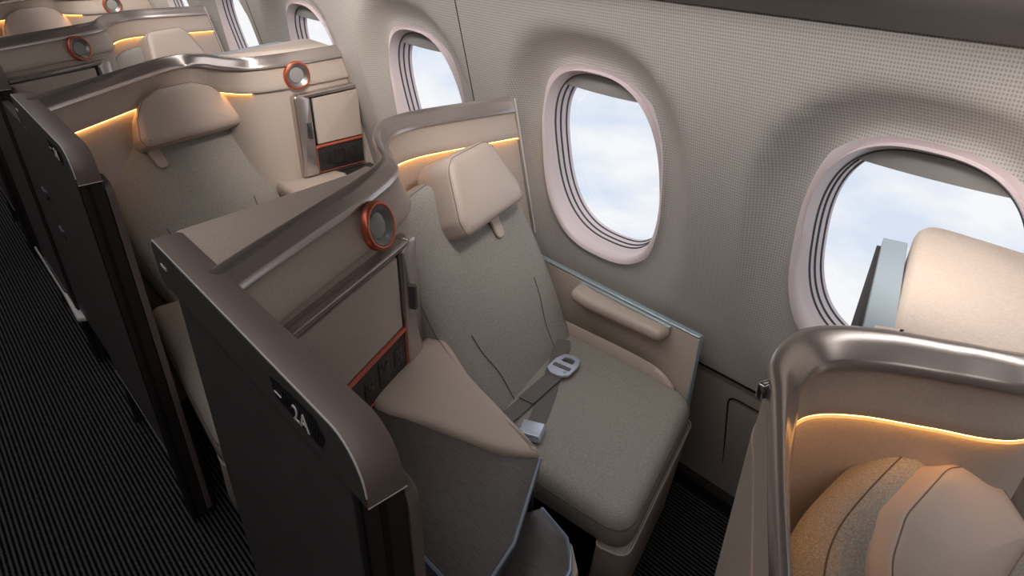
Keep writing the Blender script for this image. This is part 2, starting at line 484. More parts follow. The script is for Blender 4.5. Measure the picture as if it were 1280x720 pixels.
def face_frame(A, B):
    """vertical plane through plan points A -> B; returns P(u, z, depth) and axes; normal points into the suite"""
    a = Vector((*A, 0)); t = (Vector((*B, 0))-a).normalized(); n = Vector((-t.y, t.x, 0))
    return a, t, n
def face_slab(root, name, m, F, poly, d0, d1, r=.003, crown=0):
    a, t, n = F
    bm = pillow_bm(poly, [(0, d0), (0, d1-r), (r*.3, d1-r*.3), (r, d1)], (a, t, Vector((0, 0, 1)), n), crown)
    # pillow frame: u=t, v=z
    return finish(bm, name, m, root, angle=45)
def cabinet_front(root, F, u0, u1, mirror=False):
    """u0 = post edge, u1 = far end; runs in +u"""
    P = lambda u: u0+u
    e = u1-u0
    # L-shaped metal frame: top bar and post
    fr_ = face_slab(root, 'cabinet_frame', 'satin', F, rounded([(u0, .692), (u0, .977), (u0+.030, .979), (u0+.058, .962), (u0+.058, .692)], [.004, .020, .010, .004, .004]), -.015, .016, .005)
    face_slab(root, 'cabinet_rail', 'satin', F, rounded([(u0+.020, .964), (u0+.014, .9765), (u1, .985), (u1, .968)], [.002, .004, .003, .002]), -.015, .0155, .005)
    face_slab(root, 'frame_groove', 'socketline', F, [Vector(p) for p in [(u0+.056, .690), (u0+.056, .964), (u1, .969), (u1, .690)]], -.015, .004, .0005)
    face_slab(root, 'cabinet_door', 'panel', F, rounded([(u0+.070, .798), (u0+.070, .958), (u1, .964), (u1, .798)], .004), .0, .011, .003)
    h = face_slab(root, 'door_handle', 'satin_dark', F, rounded([(u0+.034, .828), (u0+.034, .884), (u0+.046, .884), (u0+.046, .828)], .003), .010, .030, .003)
    # socket strip with its copper edge
    sp = face_slab(root, 'socket_panel', 'socket', F, rounded([(u0+.060, .694), (u0+.060, .786), (u1, .786), (u1, .694)], .005), .0, .008, .002)
    cp = [(u1, .7895), (u0+.066, .7895), (u0+.061, .785), (u0+.061, .70), (u0+.066, .6955), (u1, .6955)]
    a, t, n = F
    pth = [a+t*p[0]+Vector((0, 0, p[1]))+n*.009 for p in cp]
    finish(tube_bm(pth[:3], .0060, 8, up=n), 'copper_edge', 'copper', root)
    finish(tube_bm(pth[2:], .0018, 8, up=n), 'copper_edge', 'copper', root)
    for k, (uu, w, h2) in enumerate(((.094, .034, .042), (.150, .042, .062), (.205, .034, .042))):
        if u0+uu+w > u1+.01: break
        q = face_slab(sp, 'socket', 'socketline', F, rounded([(u0+uu-w/2, .741-h2/2), (u0+uu-w/2, .741+h2/2), (u0+uu+w/2, .741+h2/2), (u0+uu+w/2, .741-h2/2)], .006), .007, .0088, .0008)
        face_slab(sp, 'socket_face', 'socket', F, rounded([(u0+uu-w/2+.0025, .741-h2/2+.0025), (u0+uu-w/2+.0025, .741+h2/2-.0025), (u0+uu+w/2-.0025, .741+h2/2-.0025), (u0+uu+w/2-.0025, .741-h2/2+.0025)], .005), .008, .0098, .0008)
        bm = bmesh.new()
        holes = [(-.008, .010), (.008, .010), (0, 0)] if k == 1 else [(-.007, .004), (.007, .004), (0, -.007)]
        for hx, hz in holes:
            c = a+t*(u0+uu+hx)+Vector((0, 0, .741+hz+(.006 if k == 1 else 0)))+n*.0098
            box_bm(c, (.006 if k == 1 else .004, .0016, .008 if k == 1 else .004), Matrix((t, -n, Vector((0, 0, 1)))).transposed(), 0, bm)
        finish(bm, 'socket_slots', 'black', sp)

def bx(O, rot, c, s, r=.003, bm=None):
    return box_bm(O+rot@Vector(c), s, rot, r, bm)

# suite with the seat by the window (cabinet on the aisle side)
def suite_window():
    root = empty('suite_partition', (-1.30, .95, 0), cat='seat shell', group='curved suite partitions')
    root['label'] = 'curved taupe suite shell with copper reading lamp between second seat and aisle door, in front of the grey third-row seat'
    def bulge(f):
        t = max(0, min(1, (f-.46)/.14)); return .024*t*t*(3-2*t)
    shell(root, PB, .0, .42, bulge)
    finish(tube_bm([Vector((-1.266, 1.165+(1.11-z)*LEAN-.001, z)) for z in (1.108, 1.0, .85, .70)], .0022, 6), 'end_trim', 'edge', root)
    # cabinet body behind the rail
    outer = [Vector((p[0], p[1])) for p in sub(PB, .60, 1.)]
    poly = [p+Vector((.003, 0)) for p in outer]+[Vector((-1.064, .246)), Vector((-1.085, .40)), Vector((-1.112, .585)), Vector((-1.13, .635))]
    bm = pillow_bm(ccw(poly), [(0, 0.), (0, 1.080), (.002, 1.087), (.006, 1.090)])
    finish(bm, 'cabinet_body', 'panel', root, angle=45)
    F = face_frame((-1.007, .637), (-.827, .281))
    cabinet_front(root, F, -.018, .40)
    a, t, n = F
    ring_lamp(root, a+t*.083+Vector((0, 0, 1.036))+(n+Vector((0, 0, .25))).normalized()*-.003, (n+Vector((0, 0, .25))).normalized())
    return root
PA1 = mkpath([(-.045, 1.165, .03), (-.030, 1.05, .03), (-.025, .95, .03), (-.050, .865, .032), (-.12, .822, .036), (-.19, .782, .040), (-.238, .738, .043), (-.257, .690, .043), (-.248, .628, .040), (-.218, .577, .030), (-.178, .507, .021), (-.144, .447, .017), (-.098, .368, .016), (-.035, .255, .016), (-.01, .215, .016)])
def suite_aisle(PA=PA, dx=0., s0=.30):
    root = empty('suite_partition', (-2.25+dx, .70, 0), cat='seat shell', group='curved suite partitions')
    root['label'] = 'curved suite shell behind the grey third-row seat, with copper reading lamp and cream cabinet on its window side'
    shell(root, PA, s0, 1.0)
    outer = [Vector((p[0], p[1])) for p in sub(PA, .0, .50)]
    aft = rounded([(-2.300, .770), (-2.425, 1.125), (-2.36, 1.172), (-2.20, 1.172)], [0, .045, .03, 0], 6)
    poly = list(reversed(outer))+[]
    # outline: rail path (aisle side to window side), then round by the sidewall and along the aft edge back
    pl = [Vector((p.x-.003, p.y)) for p in reversed([q for q in outer if q.y < 1.17 and q.y > .775])]
    body = pl+[Vector((-2.30+dx, 1.170))]+[p for p in rounded([(-2.30+dx, 1.17), (-2.415+dx, 1.172), (-2.300+dx-(.010 if dx > 0 else 0), .785)], [0, .06, 0], 8)][1:]
    bm = pillow_bm(ccw(body), [(0, 0.), (0, 1.088), (.003, 1.099), (.010, 1.105)])
    finish(bm, 'cabinet_body', 'panel', root, angle=45)
    F = face_frame((-2.150+dx, 1.215), (-2.138+dx, .915))
    # here u runs from the window towards the aisle: build with the frame flipped
    a, t, n = F
    return root, F

# flipped cabinet front helper: mirror u
def cabinet_front_flip(root, A, B):
    """A = aisle end (post), B = window end; inside normal is to the right of A->B"""
    a = Vector((*A, 0)); t = (Vector((*B, 0))-a).normalized(); n = Vector((t.y, -t.x, 0))
    F = (a, t, n)
    L_ = (Vector((*B, 0))-a).length
    cabinet_front(root, F, 0., L_)
    return F
SB = suite_window()
SA, _ = suite_aisle()
F3 = cabinet_front_flip(SA, (-2.142, .955), (-2.150, 1.205))
a3, t3, n3 = F3
ring_lamp(SA, a3+t3*.032+Vector((0, 0, 1.040))+n3*.0, n3)
S1S, _ = suite_aisle(PA1, PITCH, .12)
S1S['label'] = 'near suite shell at the lower right with broad metal rail and orange-lit inner wall'
F1 = cabinet_front_flip(S1S, (.006, .98), (-.012, 1.205))
ring_lamp(S1S, F1[0]+F1[1]*.032+Vector((0, 0, 1.040)), F1[2])

# monitor on the aft face of a window-side cabinet
def monitor():
    root = empty('seat_monitor', (-2.36, .93, .9), 'blue-grey monitor on the rear of the orange-lit cabinet, seen edge-on against the window', 'monitor', 'fold-flat monitors')
    poly = [(-2.428, 1.065), (-2.340, .784), (-2.306, .794), (-2.395, 1.075)]
    root.location = Vector((-2.36, .93, .9))
    finish(pillow_bm(ccw([Vector(p) for p in poly]), [(0, .76), (0, 1.098), (.001, 1.1)]), 'monitor_body', 'mon', root)
    poly = [(-2.431, 1.055), (-2.347, .790), (-2.341, .792), (-2.425, 1.057)]
    finish(pillow_bm(ccw([Vector(p) for p in poly]), [(0, .78), (0, 1.088), (.0005, 1.089)]), 'screen', 'doordark', root)
    return root
MON = monitor()

# ------------------------------------------------------------------ seats
def seat(base, ang, cush, label, hs=1., hw=0., hh=0., dome=False, bw=1., lz=.04, ht=1., tilt=27, bz=.47, tab=-.09):
    """base: point where the backrest meets the cushion; ang: facing angle; cush: plan polygon of the cushion"""
    root = empty('seat', (base[0], base[1], 0), label, 'aircraft seat', 'reclining suite seats')
    a = math.radians(ang); n0 = Vector((math.cos(a), math.sin(a), 0)); w = Vector((-math.sin(a), math.cos(a), 0))
    tl = math.radians(tilt)
    up = (-n0*math.sin(tl)+Vector((0, 0, 1))*math.cos(tl)); nn = (n0*math.cos(tl)+Vector((0, 0, 1))*math.sin(tl))
    O = Vector((base[0], base[1], bz))
    fr = (O, w, up, nn)
    # backrest: tombstone outline
    half = [(.185, -.06), (.215, .02), (.234, .14), (.240, .27), (.238, .38), (.222, .47), (.190, .54), (.14, .573), (.06, .583)]
    half = [(x*bw, y) for x, y in half]
    ol = [(x, y) for x, y in half]+[(-x, y) for x, y in reversed(half)]
    olc = [Vector(p[:2]) for p in catmull([(x, y, 0) for x, y in ol], 5, True)]
    bm = pillow_bm(olc, [(.03, -.085), (.010, -.080), (.001, -.07), (0, -.045), (0, -.03), (.004, -.016), (.013, -.005), (.028, 0.0)], fr, crown=-.006)
    finish(bm, 'backrest', 'seatcloth', root, angle=60)
    # piping round the front edge
    pth = [O+w*p.x+up*p.y+nn*(-.0165) for p in inset(ccw(olc), .0035)]
    finish(tube_bm(pth, .0010, 6, closed=True), 'backrest_piping', 'seam', root)
    # shaping seams
    for s in (-1, 1):
        pts = catmull([(s*.118, .02, 0), (s*.126, .10, 0), (s*.150, .17, 0), (s*.160, .225, 0)], 6)
        finish(tube_bm([O+w*p.x+up*p.y+nn*(-.0012) for p in pts], .0012, 6), 'backrest_seam', 'seam', root)
    # headrest: bulky trapezoid with rounded corners
    hp = rounded([(-.158, .405), (.158, .405), (.165, .45), (.120, .575), (.085, .598), (-.085, .598), (-.120, .575), (-.165, .45)], [.03, .03, .035, .05, .05, .05, .05, .035], 5)
    if dome: hp = rounded([(-.160, .405), (.160, .405), (.168, .44), (.150, .51), (.110, .572), (.055, .600), (-.055, .600), (-.110, .572), (-.150, .51), (-.168, .44)], [.03, .03, .02, .05, .05, .05, .05, .05, .05, .02], 5)
    hp = [Vector((p.x*hs+hw, ((p.y-.5)*(.5+.5*hs)+.5 if not dome else (p.y-.405)*.84+.405)+hh)) for p in hp]
    h = finish(pillow_bm(hp, [(.02, -.055), (.005, -.050), (0, -.04), (0, .045*ht), (.003, .053*ht), (.010, .060*ht), (.022, .0645*ht)], fr, crown=.005), 'headrest', 'leather', root, angle=60)
    pth = [O+w*p.x+up*p.y+nn*(.0532*ht) for p in inset(ccw(hp), .0028)]
    finish(tube_bm(pth, .0009, 6, closed=True), 'headrest_seam', 'leatherseam', h)
    ty = hh*.9
    tb = rounded([(tab-.022, .43+ty), (tab+.022, .43+ty), (tab+.018+.012*(tab < 0), .352+ty), (tab-.014+.012*(tab < 0), .352+ty)], [.0, .0, .015, .015], 6)
    finish(pillow_bm(tb, [(0, 0), (0, .004), (.002, .006)], fr), 'pull_tab', 'leather', root)
    # cushion
    z1 = .485
    cp = ccw(rounded(cush, [.04, .055, .075, .05], 7))
    finish(pillow_bm(cp, [(.02, .398), (.006, .400), (0, .408), (0, z1-.045), (.002, z1-.030), (.008, z1-.014), (.020, z1-.003), (.034, z1)], crown=.004), 'seat_cushion', 'seatcloth', root, angle=60)
    pth = [Vector((p.x, p.y, z1-.030)) for p in inset(cp, .001)]
    finish(tube_bm(pth, .0013, 6, closed=True), 'cushion_piping', 'seam', root)
    # leg rest: the front face folded down to the floor
    c = cush
    f0, f1 = Vector(c[1]), Vector(c[2])     # front left, front right
    d = (f1-f0).normalized(); nf = Vector((d.y, -d.x))
    if nf.x < 0: nf = -nf
    q = [f0-d*.0+nf*.0, f1+d*.0+nf*.0, f1-nf*.07, f0-nf*.07]
    qq = ccw(rounded([(v.x, v.y) for v in q], [.03, .035, .02, .015], 5))
    bm = rings_bm([[Vector((p.x-(.35-z)*.10, p.y, z)) for p in inset(qq, i)] for z, i in ((lz, .012), (lz+.02, .004), (lz+.05, .0), (.33, .0), (.398, .0), (.404, .003))])
    finish(bm, 'leg_rest', 'seatside', root, angle=50)
    finish(tube_bm([Vector((p.x-(.35-.407)*.10, p.y, .406)) for p in qq], .0018, 6, closed=True), 'leg_rest_piping', 'seamlight', root)
    # pedestal
    cc = sum((Vector(p) for p in cush), Vector((0, 0)))/4
    pd = [(cc+(Vector(p)-cc)*.62) for p in cush]
    pd = [Vector((p.x-.06, p.y)) for p in pd]
    finish(prism(rounded([(p.x, p.y) for p in pd], .02), 0.0, .398, .01), 'pedestal', 'black', root)
    # bar under the front
    return root

cB = [(-1.04, .700), (-.488, .768), (-.640, 1.222), (-1.06, 1.215)]
S2 = seat((-.958, .982), 19, [cB[0], cB[1], cB[2], cB[3]], 'grey-beige fabric seat with peach leather headrest and open seat belt on its cushion', .86, .042, .024, bw=1.06, tab=.092)
cA = [(-1.98, .325), (-1.26, .262), (-1.22, .70), (-1.95, .80)]
S3 = seat((-2.005, .640), 14, cA, 'grey fabric seat with domed taupe headrest by the aisle, behind the door marked 2A', 1.06, .045, .050, dome=True, bw=1.13, lz=.22)
cA1 = [(x+PITCH+.20, y+.05) for x, y in cA]
S1 = seat((.255, .735), -3, cA1, 'woven grey seat with large taupe headrest inside the near shell at the lower right', 1.04, -.01, -.006, dome=True, bw=1.0, ht=.55, tilt=39, bz=.50)

# rounded bolster between cushion and sidewall, and armrest panel (window seats)
def window_ledge():
    root = empty('seat_side_board', (-.9, 1.25, .4), 'thin taupe side panel with bright metal top edge between seat cushion and sidewall', 'side panel')
    poly = [(-1.25, 0), (-.655, 0), (-.655, 1), (-1.25, 1)]
    y0 = 1.228
    def pr(x, z0, z1): return x
    P0 = [(-1.27, .30), (-.668, .30), (-.664, .640), (-1.27, .640)]
    bm = pillow_bm([Vector(p) for p in P0], [(0, -.014), (0, 0), (.002, .0015)], (Vector((0, y0, 0)), Vector((1, 0, 0)), Vector((0, 0, 1)), Vector((0, -1, 0))))
    finish(bm, 'panel_board', 'panel', root)
    finish(box_bm((-.966, y0+.006, .644), (.608, .018, .006), r=.003), 'top_trim', 'boardtrim', root)
    finish(box_bm((-.664, y0+.006, .465), (.005, .016, .35), r=.003), 'front_trim', 'boardtrim', root)
    # bolster
    bp = catmull([(-1.12, 1.19, 0), (-1.0, 1.20, 0), (-.86, 1.213, 0), (-.755, 1.216, 0), (-.70, 1.218, 0)], 6)
    rg = []
    for i, p in enumerate(bp):
        s = 1-.85*max(0, (i-len(bp)*.6)/(len(bp)*.4))**2
        rg.append([Vector((p.x, p.y+.012*math.cos(q)-.008, .455+(.050*s)*math.sin(q)+.01)) for q in [2*PI*j/14 for j in range(14)]])
    finish(rings_bm(rg), 'bolster', 'leather', root, angle=60)
    return root
def armrest():
    y0 = 1.224
    ar = empty('armrest', (-.9, 1.2, .63), 'slim padded peach armrest fixed below the metal edge of the side panel', 'armrest')
    pl = rounded([(-1.050, y0-.002), (-1.035, y0-.058), (-.98, y0-.064), (-.745, y0-.044), (-.742, y0-.002)], [.005, .022, .03, .02, .005], 6)
    finish(pillow_bm(ccw(pl), slab_layers(.606, .638, .012), crown=.002), 'arm_pad', 'leather', ar, angle=60)
    finish(box_bm((-.893, y0-.003, .637), (.300, .008, .008), r=.002), 'hinge_strip', 'boardtrim', ar)
    return ar
LEDGE = window_ledge(); ARM = armrest()

# ------------------------------------------------------------------ consoles beside the seats
def console_window():
    root = empty('side_console', (-.75, .5, 0), 'low console of brushed dark table top and taupe leather armrest wing beside the second seat', 'side console', 'side consoles')
    # body under the table top
    zt = .690
    top = [(-.925, .478), (-.650, .582), (-.602, .630), (-.50, .47), (-.44, .30), (-.83, .29)]
    bm = pillow_bm(ccw(rounded(top, [0, .0, .006, .02, .004, .004], 4)), [(.004, .655), (0, .66), (0, .683), (.002, .689), (.004, .690)])
    finish(bm, 'table_top', 'table', root, angle=45)
    edge = [Vector((-.650+.0, .5826, .686)), Vector((-.6035, .628, .686)), Vector((-.6010, .624, .685)), Vector((-.501, .471, .685)), Vector((-.442, .302, .685))]
    finish(tube_bm(edge[1:], .0045, 8), 'table_edge', 'tabledge', root)
    under = [(-.93, .60), (-.66, .60), (-.61, .62), (-.52, .47), (-.46, .30), (-.83, .29)]
    finish(pillow_bm(ccw([Vector(p) for p in under]), [(.01, 0), (.01, .50), (.003, .655)]), 'console_body', 'satin_dark', root)
    # leather wing: sweeps from the cabinet post to a point
    wing = catmull([(-.925, .480, 0), (-.80, .528, 0), (-.70, .566, 0), (-.655, .588, 0), (-.622, .612, 0), (-.608, .632, 0), (-.645, .644, 0), (-.745, .660, 0), (-.865, .680, 0), (-.97, .712, 0), (-1.045, .722, 0), (-1.04, .69, 0), (-.985, .60, 0)], 5, True)
    wg = ccw([Vector(p[:2]) for p in wing])
    def zz(p): return 0
    rings = []
    for ins, d in ((.006, .640), (0, .648), (0, .688), (.002, .694), (.007, .699), (.014, .701)):
        rings.append([Vector((p.x, p.y, d)) for p in inset(wg, ins)])
    finish(rings_bm(rings), 'arm_wing', 'leather', root, angle=50)
    finish(rings_bm([[Vector((p.x, p.y, d)) for p in inset(wg, i)] for d, i in ((.30, .012), (.642, .008))]), 'wing_side', 'satin_dark', root)
    # lower step
    low = rounded([(-.618, .60), (-.605, .640), (-.520, .625), (-.475, .585), (-.38, .35), (-.52, .35)], [0, .01, .02, .03, .02, 0], 4)
    finish(pillow_bm(ccw(low), [(.004, .0), (.0, .01), (0, .545), (.002, .551), (.004, .552)]), 'lower_step', 'table', root, angle=45)
    finish(tube_bm([Vector((-.603, .639, .548)), Vector((-.525, .6255, .548)), Vector((-.495, .604, .548)), Vector((-.474, .580, .548)), Vector((-.385, .352, .548))], .005, 8), 'step_edge', 'tabledge', root)
    bmp = rounded([(-.555, .628), (-.515, .634), (-.468, .600), (-.37, .36), (-.385, .352), (-.476, .582), (-.52, .620)], [.004, .012, .02, .004, .002, .02, .01], 4)
    finish(pillow_bm(ccw(bmp), [(.002, .2), (0, .21), (0, .525), (.002, .535)]), 'step_bumper', 'leather', root)
    return root
CON = console_window()
def touch():
    r = empty('control_display', (-.6, .33, .69), 'small dark blue touch display in the table top next to the aisle door', 'touch display')
    pl = [(-.655, .300), (-.655, .352), (-.44, .352), (-.44, .300)]
    finish(pillow_bm(ccw(rounded(pl, .006)), [(0, .688), (0, .694), (.002, .696)]), 'bezel', 'tabledge', r)
    pl = [(-.648, .302), (-.648, .345), (-.447, .345), (-.447, .302)]
    finish(pillow_bm(ccw(rounded(pl, .004)), [(0, .694), (0, .6968), (.0005, .697)]), 'screen', 'display', r)
    return r
touch()
def console_aisle():
    root = empty('side_console', (-2.0, 1.05, 0), 'cream leather armrest shelf with dark tray under the sockets, beside the grey third-row seat', 'side console', 'side consoles')
    pad = rounded([(-2.165, .925), (-2.155, 1.08), (-2.10, 1.10), (-1.75, 1.02), (-1.72, .90), (-1.98, .86), (-2.17, .86)], [0, .0, .0, .03, .05, .05, 0], 5)
    finish(pillow_bm(ccw(pad), slab_layers(.645, .688, .012), crown=.001), 'arm_pad', 'leather', root, angle=55)
    tr = rounded([(-2.155, 1.085), (-2.155, 1.235), (-1.70, 1.235), (-1.72, 1.03), (-2.10, 1.105)], [.0, .0, .03, .0, .0], 5)
    finish(pillow_bm(ccw(tr), [(0, .64), (0, .678), (.002, .68)]), 'tray_top', 'tray', root)
    bd = [(-2.16, .89), (-2.16, 1.235), (-1.72, 1.235), (-1.76, .93)]
    finish(pillow_bm(ccw([Vector(p) for p in bd]), [(0, 0), (0, .645)]), 'console_body', 'panel', root)
    st = [Vector((-2.16, .882, .635)), Vector((-1.98, .884, .635)), Vector((-1.76, .922, .635))]
    finish(tube_bm(st, .004, 6), 'light_strip', 'amber', root)
    return root
CONA = console_aisle()

# ------------------------------------------------------------------ aisle doors
def text_mesh(s, size, loc, axes, m, name, parent, ext=.0006):
    cu = bpy.data.curves.new('txt', 'FONT'); cu.body = s; cu.size = size; cu.extrude = ext; cu.space_character = 1.1
    o = bpy.data.objects.new('txt', cu); COL.objects.link(o)
    bpy.context.view_layer.update()
    dg = bpy.context.evaluated_depsgraph_get()
    me = bpy.data.meshes.new_from_object(o.evaluated_get(dg))
    bpy.data.objects.remove(o); 
    bm = bmesh.new(); bm.from_mesh(me)
    u, v, n = axes
    mt = Matrix.Translation(loc) @ Matrix((u, v, n)).transposed().to_4x4()
    bm.transform(mt)
    return finish(bm, name, m, parent)
def door(x0, x1, seatno, label):
    """aisle-side door leaf from x0 (rear) to x1 (front)"""
    root = empty('suite_door', ((x0+x1)/2, .23, 0), label, 'suite door', 'aisle doors of the suites')
    yo, yi, zt = .203, .249, 1.105
    ex, ez = Vector((1, 0, 0)), Vector((0, 0, 1))
    r = .058
    outer = [(x0, 1.045), (x0, zt-.010), (x0+.010, zt), (x1-r, zt)]
    N = 10
    for k in range(1, N+1):
        q = PI/2*(1-k/N); outer.append((x1-r+r*math.cos(q), zt-r+r*math.sin(q)))
    outer += [(x1, zt-.074)]
    inner = [(x0+.055, zt-.074), (x0+.025, zt-.080)]
    cap = [Vector(p) for p in outer+inner]
    fr = (Vector((0, yo, 0)), ex, ez, Vector((0, 1, 0)))
    T = yi-yo
    finish(pillow_bm(cap, [(.0015, 0), (0, .002), (0, T-.008), (.003, T-.002), (.008, T)], fr), 'frame_cap', 'cap', root, angle=40)
    finish(pillow_bm(inset(ccw(cap), .0035), [(0, -.0008), (0, -.0016)], fr), 'frame_face', 'door', root)
    pth = [Vector((p[0], yo-.0002, p[1]-.0010)) for p in outer[1:-1]]
    finish(tube_bm(pth, .0012, 6), 'bright_edge', 'edge', root)  # highlight along the cap's top arris, drawn as a pale tube
    pth = [Vector((x1-.0003, yo, zt-.074)), Vector((x1-.0003, yi, zt-.074))]
    finish(tube_bm(pth, .0010, 6), 'cap_joint', 'edge', root)
    leaf = rounded([(x0+.055, .255), (x0+.055, zt-.070), (x1-.042, zt-.070), (x1-.042, .255)], [.02, .002, .002, .02])
    finish(pillow_bm(leaf, [(.001, .003), (0, .005), (0, .030), (.002, .032)], fr), 'door_leaf', 'door', root)
    j = rounded([(x1-.040, .02), (x1-.040, zt-.074), (x1-.004, zt-.074), (x1-.004, .02)], .001)
    finish(pillow_bm(j, [(0, .004), (0, T-.002), (.002, T)], fr), 'front_jamb', 'brown', root)
    j = rounded([(x1-.030, .03), (x1-.030, zt-.080), (x1-.022, zt-.080), (x1-.022, .03)], .001)
    finish(pillow_bm(j, [(0, .002), (0, .0045)], fr), 'jamb_slot', 'black', root)
    j = [(x1-.0045, .02), (x1-.0045, zt-.08), (x1-.0032, zt-.08), (x1-.0032, .02)]
    finish(pillow_bm([Vector(p) for p in j], [(0, .014), (0, .022)], fr), 'jamb_slot', 'black', root)
    j = rounded([(x0+.030, .02), (x0+.030, zt-.085), (x0+.058, zt-.075), (x0+.058, .02)], .002)
    finish(pillow_bm(j, [(0, .010), (0, T-.004), (.002, T-.002)], fr), 'rear_stile', 'doordark', root)
    sl = rounded([(x1-.09, .03), (x1-.09, zt-.08), (x1-.002, zt-.086), (x1-.002, .03)], [.01, .02, .030, .01], 6)
    fr2 = (Vector((0, yi, 0)), ex, ez, Vector((0, 1, 0)))
    finish(pillow_bm(sl, [(0, .001), (0, .013), (.002, .016)], fr2), 'inner_slab', 'cap', root)
    finish(box_bm(((x0+x1)/2+.01, .266, .127), (x1-x0-.09, .030, .254), r=.004), 'kick_plate', 'doordark', root)
    finish(box_bm(((x0+x1)/2+.01, .230, .250), (x1-x0-.12, .050, .007), r=.002), 'leaf_sill', 'grey', root)
    pl = rounded([(x1-.198, zt-.022), (x1-.190, zt-.048), (x1-.084, zt-.052), (x1-.070, zt-.030), (x1-.090, zt-.011), (x1-.180, zt-.018)], [.003, .006, .010, .012, .012, .01], 4)
    p = finish(pillow_bm(ccw([Vector(q) for q in pl]), [(0, -.0016), (0, -.0026)], fr), 'seat_placard', 'black', root)
    bm = bmesh.new()
    for k in range(20):
        box_bm((x1-.184+k*.0054, yo-.0028, zt-.034), (.0014, .0008, .022), Matrix.Rotation(.35, 3, 'Y'), 0, bm)
    finish(bm, 'placard_ribs', 'doordark', p)
    ax = (Vector((1, 0, 0)), Vector((0, 0, 1)), Vector((0, -1, 0)))
    text_mesh(seatno, .030, Vector((x1-.142, yo-.0040, zt-.047)), ax, 'white', 'seat_number', p)
    finish(box_bm((x1-.178, yo-.0038, zt-.037), (.017, .0010, .0014), r=0), 'placard_mark', 'white', p)
    bm = bmesh.new()
    for k in range(6):
        box_bm((x0+.034+k*.0040, yo-.0022, zt-.033), (.0028, .0014, .0046), r=0, bm=bm)
    finish(bm, 'small_mark', 'white', root)
    return root
D2 = door(-1.030, -.425, '2A', 'black aisle door with brown-grey metal top and the seat number 2A')
D3 = door(-2.143, -1.545, '3A', 'black aisle door with its seat number, next behind the door marked 2A')
D4 = door(-3.16, -2.555, '4A', 'black aisle door at the left picture edge, second behind the door marked 2A')
fr4 = (Vector((0, .214, 0)), Vector((1, 0, 0)), Vector((0, 0, 1)), Vector((0, 1, 0)))
finish(pillow_bm(rounded([(-2.60, .25), (-2.60, 1.0), (-2.14, 1.0), (-2.14, .25)], .05), [(.002, 0), (0, .002), (0, .018), (.002, .020)], fr4), 'sliding_leaf', 'door', D4)
D5 = door(-4.27, -3.67, '5A', 'rearmost black aisle door, a sliver at the left picture edge')
for lx, lz in ((-2.27, .80), (-2.19, .70)):
    finish(pillow_bm(rounded([(lx-.04, lz-.03), (lx-.045, lz+.0), (lx+.0, lz-.012), (lx+.03, lz+.01), (lx+.035, lz-.02)], .008), [(0, -.004), (0, .001)], fr4), 'door_latch', 'satin_dark', D4)
# silver foot and catch at the rear door
ft = finish(pillow_bm(ccw(rounded([(-3.25, .196), (-2.735, .196), (-2.50, .190), (-2.485, .222), (-2.64, .236), (-2.735, .204), (-3.25, .204)], [.002, .01, .01, .01, .01, .01, .002])), [(.003, .226), (0, .230), (0, .238), (.003, .243)]), 'door_foot', 'edge')
tag(ft, 'bright metal foot rail along the lower edge of the rear aisle door above the carpet', 'foot rail')

# ------------------------------------------------------------------ repeats
r = clone(SA, -PITCH, 'farthest suite shell, its lamp and headrest cut by the top edge of the picture')
r = clone(SB, -PITCH, 'suite shell of the fourth row with copper lamp, behind the tall curved rail of the third')
clone(MON, PITCH, 'blue-grey monitor on the rear of the orange-lit cabinet, seen edge-on against the window')
MON['label'] = 'monitor on the rear of the cream cabinet of the third row, mostly hidden behind it'
clone(S3, -PITCH, 'farthest seat at the top left, only its taupe headrest showing above the rail')
clone(S2, -PITCH, 'seat of the fourth row, its beige headrest showing above the long curved rail')
clone(CON, -PITCH, 'side console of the fourth row behind the third suite shell')
clone(CONA, -PITCH, 'side console of the farthest row near the rear windows')

# ------------------------------------------------------------------ seat belt
def ribbon(pts, wdt, name, parent, th=.0016):
    """pts: (x,y,z); flat strap lying on the cushion"""
    P = [Vector(p) for p in pts]; rg = []
    for i, p in enumerate(P):
        t = P[min(i+1, len(P)-1)]-P[max(i-1, 0)]; t.normalize()
        s = Vector((0, 0, 1)).cross(t).normalized()*wdt/2
        nz = t.cross(s).normalized()
        if nz.z < 0: nz = -nz
        rg.append([p-s, p+s, p+s+nz*th, p-s+nz*th])
    return finish(rings_bm(rg), name, 'belt', parent)
BELT = empty('seat_belt', (-.9, .95, .49), 'open grey lap belt with steel buckle and tongue lying on the second seat cushion', 'seat belt')
zc = .4905
ribbon(catmull([(-1.012, 1.125, zc+.012), (-.985, 1.085, zc+.004), (-.935, 1.01, zc), (-.885, .94, zc), (-.828, .845, zc)], 5), .042, 'strap', BELT)
ribbon(catmull([(-.875, .735, zc+.016), (-.880, .79, zc+.007), (-.895, .87, zc+.004), (-.91, .945, zc+.004), (-.92, 1.005, zc+.006)], 5), .040, 'strap', BELT)
ribbon(catmull([(-.896, .875, zc+.0075), (-.908, .935, zc+.0075), (-.92, 1.005, zc+.009)], 5), .043, 'strap_fold', BELT)
# buckle (closed lift-lever type)
rb = Matrix.Rotation(math.radians(-58+12), 3, 'Z')
bk = finish(bx(Vector((-.806, .808, zc+.012)), Matrix.Rotation(math.radians(-62), 3, 'Z'), (0, 0, 0), (.050, .056, .018), .004), 'buckle', 'steel', BELT)
finish(bx(Vector((-.806, .808, zc+.0225)), Matrix.Rotation(math.radians(-62), 3, 'Z'), (0.002, 0, 0), (.046, .052, .004), .002), 'buckle_lever', 'steel', bk)
